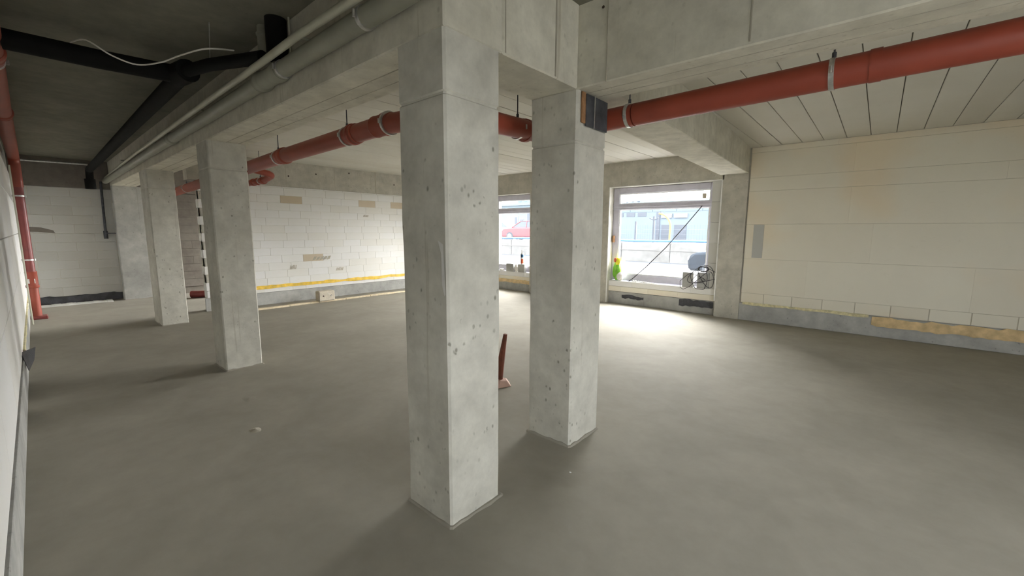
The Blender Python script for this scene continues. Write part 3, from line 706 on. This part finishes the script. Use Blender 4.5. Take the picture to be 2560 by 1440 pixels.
# pipe offcut in the dark gap
oc = empty('pipe_offcut', (-12.0, 2.6, 0), 'dull red pipe offcut lying in the dark gap between the far columns', 'pipe')
part(MB().tube([(-12.1, 2.45, 0.081), (-11.9, 2.75, 0.081)], 0.08, 18), 'offcut', M['red_dark'], oc, smooth=True)
part(MB().tube([(-11.93, 2.71, 0.081), (-11.89, 2.77, 0.081)], 0.088, 18), 'rim', M['red_dark'], oc, smooth=True)

# ------------------------------------------------------------------ things on the window sills
SZ = 0.503
def sill_block(x0, x1, y0, y1, z1, label):
    o = MB().box((x0, y0, SZ), (x1, y1, z1)).obj('aerated_offcut', M['plinth'], bevel=0.005)
    return tag(o, label, 'block', 'offcut blocks on the window sills')
sill_block(-2.90, -2.69, 8.50+0.03, 8.62, 0.80, 'left one of two grey offcut blocks on the near window sill')
sill_block(-2.62, -2.40, 8.51+0.02, 8.62, 0.81, 'right grey offcut block on the near window sill, in the cable coil')
sill_block(-7.62, -7.36, 8.54, 8.63, 0.72, 'left grey offcut block on the far window sill, left of the paper bag')
sill_block(-7.20, -6.98, 8.54, 8.63, 0.72, 'grey offcut block under the bottle on the far window sill')
# cable coil
pts = []
for i in range(150):
    t = i/149*2*PI*4.3
    rx = 0.17+0.05*math.sin(t*0.37+1); rz = 0.15+0.05*math.cos(t*0.53)
    cx_ = -2.52-0.10*math.sin(t*0.21); cz = 0.70+0.07*math.cos(t*0.31)
    x = cx_+rx*math.cos(t); z = max(0.49, cz+rz*math.sin(t*1.0+0.6*math.sin(t*.5)))
    pts.append((x, 8.495+0.012*math.sin(t*0.7), z))
pts += [(-2.75, 8.49, 0.52), (-2.86, 8.49, 0.46), (-2.92, 8.49, 0.50), (-2.93, 8.495, 0.62), (-2.8, 8.495, 0.75), (-2.6, 8.495, 0.86)]
cc = empty('cable_coil', (-2.5, 8.5, 0.5), 'tangled coil of dark cable hung over blocks on the near window sill', 'cable')
part(MB().tube(pts, 0.0055, 6), 'loose_loops', M['rubber'], cc, smooth=True)
pts = []
for i in range(90):
    t = i/89*2*PI*5
    pts.append((-2.50+(0.09+0.012*math.sin(t*.6))*math.cos(t), 8.488+0.006*math.sin(t*.9), 0.885+(0.05+0.01*math.cos(t*.45))*math.sin(t)))
part(MB().tube(pts, 0.0055, 6), 'tight_loops', M['rubber'], cc, smooth=True)
o = MB().tube([(-2.64, 8.63, 2.09), (-2.93, 8.63, 1.72), (-3.3, 8.63, 1.27), (-3.7, 8.63, 0.85), (-4.0, 8.63, 0.57), (-4.08, 8.62, 0.51)], 0.009, 6).obj('diagonal_cable', M['rubber'], smooth=True)
tag(o, 'thin cable stretched diagonally across the near window', 'cable')
o = MB().tube([(-6.77, 8.65, 0.88), (-6.85, 8.65, 0.86), (-7.25, 8.65, 0.66), (-7.5, 8.65, 0.51)], 0.006, 6).obj('diagonal_cable', M['rubber'], smooth=True)
tag(o, 'thin cable slanting across the lower corner of the far window', 'cable')
def crumple(name, cx, cy, cz, sx, sy, sz, seed, mat, parent=None, seg=10, rings=8, amp=0.35):
    vs = [(0, 0, -sz)]; fs = []
    for j in range(1, rings):
        ph = PI*j/rings
        for i in range(seg):
            th = 2*PI*i/seg; k = 1+amp*nz(math.cos(th)*1.7+seed, math.sin(th)*1.7, ph*1.5)
            vs.append((sx*k*math.sin(ph)*math.cos(th), sy*k*math.sin(ph)*math.sin(th), max(-sz, -sz*math.cos(ph)*k)))
    vs.append((0, 0, sz)); L = len(vs)-1
    for j in range(rings-2):
        for i in range(seg): fs.append((1+j*seg+i, 1+j*seg+(i+1) % seg, 1+(j+1)*seg+(i+1) % seg, 1+(j+1)*seg+i))
    for i in range(seg): fs.append((0, 1+(i+1) % seg, 1+i)); fs.append((L, 1+(rings-2)*seg+i, 1+(rings-2)*seg+(i+1) % seg))
    mb = MB().add([(cx+a, cy+b, cz+c) for a, b, c in vs], fs)
    return mb
bg_ = empty('plastic_bag', (-4.35, 8.62, SZ), 'green, yellow and white crumpled plastic bag at the left end of the near sill', 'bag')
part(crumple('x', -4.36, 8.60, SZ+0.21, 0.105, 0.04, 0.20, 3, None), 'green_body', M['bag_green'], bg_)
part(crumple('x', -4.27, 8.575, SZ+0.10, 0.075, 0.045, 0.095, 5, None), 'white_part', M['paper'], bg_)
part(crumple('x', -4.34, 8.59, SZ+0.42, 0.065, 0.035, 0.09, 8, None), 'yellow_top', M['bag_yellow'], bg_)
part(crumple('x', -4.39, 8.565, SZ+0.46, 0.035, 0.02, 0.05, 9, None), 'red_print', M['bag_red'], bg_)
pts = [(-3.98+0.012*i, 8.585+0.02*math.sin(i*1.3), SZ+0.012+0.03*abs(math.sin(i*0.9))*(1-i/42)) for i in range(42)]
o = MB().tube(pts, 0.008, 6).obj('rope_end', M['cable_white'], smooth=True); tag(o, 'crumpled whitish rope lying on the near window sill', 'rope')
o = crumple('x', -7.28, 8.59, SZ+0.10, 0.09, 0.035, 0.10, 12, None).obj('paper_bag', M['paper']); tag(o, 'white crumpled paper bag between the blocks on the far window sill', 'bag')
o = crumple('x', -7.82, 8.60, SZ+0.03, 0.09, 0.03, 0.03, 14, None, amp=0.6).obj('rubble', M['paper']); tag(o, 'small pale rubble pile at the left of the far window sill', 'rubble')
bt = empty('bottle', (-7.09, 8.585, 0.72), 'small bottle with blue and red labels on a block in the far window', 'bottle')
part(MB().tube([(-7.09, 8.585, 0.721), (-7.09, 8.585, 0.99), (-7.09, 8.585, 1.03), (-7.09, 8.585, 1.08)], 0.04, 16, rad=[0.04, 0.04, 0.018, 0.016]), 'body', M['white'], bt, smooth=True)
part(MB().tube([(-7.09, 8.585, 0.90), (-7.09, 8.585, 0.98)], 0.042, 16), 'upper_label', M['blue'], bt, smooth=True)
part(MB().tube([(-7.09, 8.585, 0.74), (-7.09, 8.585, 0.86)], 0.042, 16), 'lower_label', M['bag_red'], bt, smooth=True)
part(MB().tube([(-7.09, 8.585, 1.06), (-7.09, 8.585, 1.10)], 0.02, 12), 'cap', M['white'], bt, smooth=True)

# ------------------------------------------------------------------ outside
gr = MB().box((-90, 9.0, -0.25), (60, 22.5, -0.1)).box((4.56, -60, -0.25), (60, 9.0, -0.1)).box((-90, -60, -0.25), (4.56, -0.6, -0.1)).obj('ground', M['road']); tag(gr, None, None, kind='structure')
part(MB().box((-60, 20.4, -0.1), (30, 22.46, -0.085)), 'gutter_strip', M['gutter'], gr)
part(MB().box((-60, 17.9, -0.1), (30, 18.1, -0.09)), 'kerb_line', M['gutter'], gr)
ug = MB().box((-90, 22.8, 0.6), (60, 60, 0.86)).obj('upper_street', M['road']); tag(ug, None, None, kind='structure')
ow = empty('retaining_wall', (-10, 22.65, -0.1), 'low weathered concrete retaining wall across the yard outside', 'wall')
for i in range(22):
    x = -42+i*2.8+0.03
    part(MB().box((x, 22.5, -0.1), (x+2.77, 22.8, 0.98)), 'wall_panel', M['outer_wall'], ow, bevel=0.02)
part(MB().box((-42, 22.47, 0.55), (20, 22.5, 0.58)), 'ledge', M['outer_wall'], ow)
hs = MB().tube([(-42+i*1.5, 22.6+0.03*math.sin(i), 1.075+0.02*math.sin(i*1.7)) for i in range(42)], 0.07, 10).obj('blue_hose', M['blue'], smooth=True)
tag(hs, 'long blue hose lying on top of the retaining wall outside', 'hose')
fn = empty('mesh_fence', (-10, 22.9, 0.86), 'wire mesh fence with dark posts standing behind the retaining wall', 'fence')
for x, h in ((-10.55, 2.15), (-9.5, 2.42), (-13.2, 2.1), (-16, 2.1), (-6.4, 2.1), (-3.4, 2.1)):
    part(MB().box((x-0.045, 22.86, 0.86), (x+0.045, 22.94, h)), 'post', M['post'], fn)
part(MB().tube([(-9.75, 22.9, 2.32), (-9.5, 22.9, 2.2), (-9.25, 22.9, 2.32)], 0.03, 6), 'bracket', M['post'], fn)
wm = MB()
for i in range(96): wm.tube([(-16+i*0.14, 22.9, 0.9), (-16+i*0.14, 22.9, 2.0)], 0.004, 3, cap=False)
for k in range(5): wm.tube([(-16, 22.9, 0.95+0.25*k), (-2.6, 22.9, 0.95+0.25*k)], 0.005, 3, cap=False)
o = part(wm, 'wire_mesh', M['post'], fn); o['kind'] = 'stuff'
yl = MB().tube(path([(-8.75, 23.3, 0.86), (-8.72, 23.3, 2.1), (-9.1, 23.3, 2.55), (-9.2, 23.3, 2.56)], 0.3, 8), 0.055, 10).obj('curved_pole', M['yellow_out'], smooth=True); tag(yl, 'yellow curved pole outside, seen through the near window', 'pole')

sh = empty('shop_building', (-14, 36.6, 0.86), 'blue-grey shop building with white sign boards beyond the fence', 'building')
part(MB().box((-24, 36.6, 0.8), (6, 44, 3.95)), 'wall', M['facade'], sh)
part(MB().box((-24.4, 36.2, 3.95), (6.3, 44.3, 4.15)), 'roof', M['facade2'], sh)
for i in range(14): part(MB().box((-23.7+i*2.1, 36.56, 3.3), (-21.66+i*2.1, 36.6, 3.92)), 'cladding_panel', M['facade2'], sh)
for (x0, x1) in ((-14.5, -13.6), (-13.4, -12.3)):
    part(MB().box((x0, 36.45, 2.75), (x1, 36.6, 3.1)), 'sign_board', M['sign'], sh)
    part(MB().box((x0+0.02, 36.55, 0.86), (x1-0.05, 36.6, 2.15)), 'doorway', M['dark_window'], sh)
part(MB().box((-14.95, 36.5, 0.86), (-14.65, 36.6, 3.3)), 'pillar', M['dark_window'], sh)
for i in range(4): part(MB().box((-20+i*1.1, 36.57, 2.9), (-19.2+i*1.1, 36.6, 3.25)), 'window', M['dark_window'], sh)
ro = empty('far_roof', (-20, 60, 0.86), 'pale distant hall roof seen in the top pane of the near window', 'building')
part(MB().prism([(-34, 5.4), (-22, 6.6), (-21, 6.5), (-21, 0.9), (-34, 0.9)], 60, 66, 'y'), 'gable', M['facade2'], ro)
for i in range(6): part(MB().box((-32+i*0.9, 59.9, 5.75), (-31.7+i*0.9, 60, 6.0)), 'vent', M['post'], ro)
hb = empty('apartment_building', (-34, 38, 0.86), 'pale blue house with tall dark windows behind the parked cars', 'building')
part(MB().box((-46, 37, 0.8), (-26.5, 46, 4.4)), 'wall', M['facade2'], hb)
part(MB().box((-46.3, 36.7, 4.4), (-26.2, 46.3, 4.6)), 'roof', M['facade'], hb)
for (x0, x1, z0, z1) in ((-33.3, -32.6, 1.6, 2.5), (-31.7, -31.2, 1.1, 3.2), (-30.9, -30.4, 1.1, 2.9), (-29.9, -29.4, 1.9, 3.7), (-28.7, -28.1, 1.3, 3.0), (-35.4, -34.6, 1.6, 2.5)):
    wnd = part(MB().box((x0, 36.93, z0), (x1, 37, z1)), 'window', M['sign'], hb)
    pn = MB().box((x0+0.06, 36.9, z0+0.06), (x1-0.06, 36.94, z1-0.06)); o = pn.obj('pane', M['dark_window'])
    for vtx in o.data.vertices: vtx.co -= hb.location
    o.parent = wnd
part(MB().box((-33.0, 39, 4.6), (-29.5, 42, 5.9)), 'roof_house', M['facade2'], hb)
for i in range(4): part(MB().box((-32.8+i*0.85, 38.95, 5.0), (-32.4+i*0.85, 39, 5.6)), 'roof_window', M['facade'], hb)

def car(loc, rz, paint, label):
    t = empty('parked_car', loc, label, 'car', 'cars parked outside', rz)
    body = [(-2.1, 0.25), (-2.15, 0.7), (-1.95, 0.92), (-1.0, 1.0), (1.55, 1.0), (2.0, 0.85), (2.1, 0.45), (2.05, 0.22)]
    mb = MB(); mb.prism(body, -0.85, 0.85, 'y'); part(mb, 'body', paint, t, bevel=0.09, world=False, smooth=True)
    cab = [(-1.15, 0.97), (-0.45, 1.42), (0.75, 1.45), (1.6, 0.98)]
    mb = MB(); vs = []
    for s in (-1, 1): vs += [(x, s*(0.78 if z < 1.1 else 0.62), z) for x, z in cab]
    mb.add(vs, [(0, 1, 2, 3), (7, 6, 5, 4), (0, 4, 5, 1), (1, 5, 6, 2), (2, 6, 7, 3), (3, 7, 4, 0)])
    part(mb, 'windows', M['dark_window'], t, bevel=0.03, world=False)
    rf = MB().add([(-0.5, -0.63, 1.42), (0.8, -0.63, 1.45), (0.8, 0.63, 1.45), (-0.5, 0.63, 1.42), (-0.45, -0.6, 1.47), (0.7, -0.6, 1.49), (0.7, 0.6, 1.49), (-0.45, 0.6, 1.47)],
                  [(0,3,2,1),(4,5,6,7),(0,1,5,4),(1,2,6,5),(2,3,7,6),(3,0,4,7)])
    for s in (-1, 1):
        for (a, b) in (((-1.15, 0.97), (-0.45, 1.43)), ((0.15, 0.97), (0.12, 1.45)), ((1.6, 0.97), (0.75, 1.45))):
            rf.tube([(a[0], s*0.79, a[1]), (b[0], s*0.63, b[1])], 0.03, 6)
    part(rf, 'roof', paint, t, world=False)
    for x in (-1.3, 1.3):
        for s in (-1, 1):
            wmb = MB().tube([(x, s*0.68, 0.32), (x, s*0.88, 0.32)], 0.32, 18); wo = part(wmb, 'wheel', M['post'], t, bevel=0.02, world=False)
            hub = MB().tube([(x, s*0.87, 0.32), (x, s*0.895, 0.32)], 0.19, 12).obj('hub_cap', M['steel']); hub.parent = wo
    for s in (-1, 1):
        part(MB().box((-2.16, s*0.6-0.17, 0.62), (-2.02, s*0.6+0.17, 0.78)), 'headlight', M['white'], t, bevel=0.03, world=False)
        part(MB().box((1.98, s*0.65-0.12, 0.62), (2.08, s*0.65+0.12, 0.8)), 'tail_light', M['bag_red'], t, bevel=0.02, world=False)
    return t
car((-20.4, 25.6, 0.86), 0.12, M['car_red'], 'red car parked beyond the retaining wall, seen through the far window')
car((-25.0, 27.2, 0.86), 0.05, M['car_white'], 'white car parked left of the red car beyond the retaining wall')
car((-22.5, 30.5, 0.86), 0.0, M['car_dark'], 'dark car half hidden behind the red and white cars outside')
car((-3.3, 17.2, -0.1), 0.1, M['car_dark'], 'dark car close outside, cut off by the right frame of the near window')
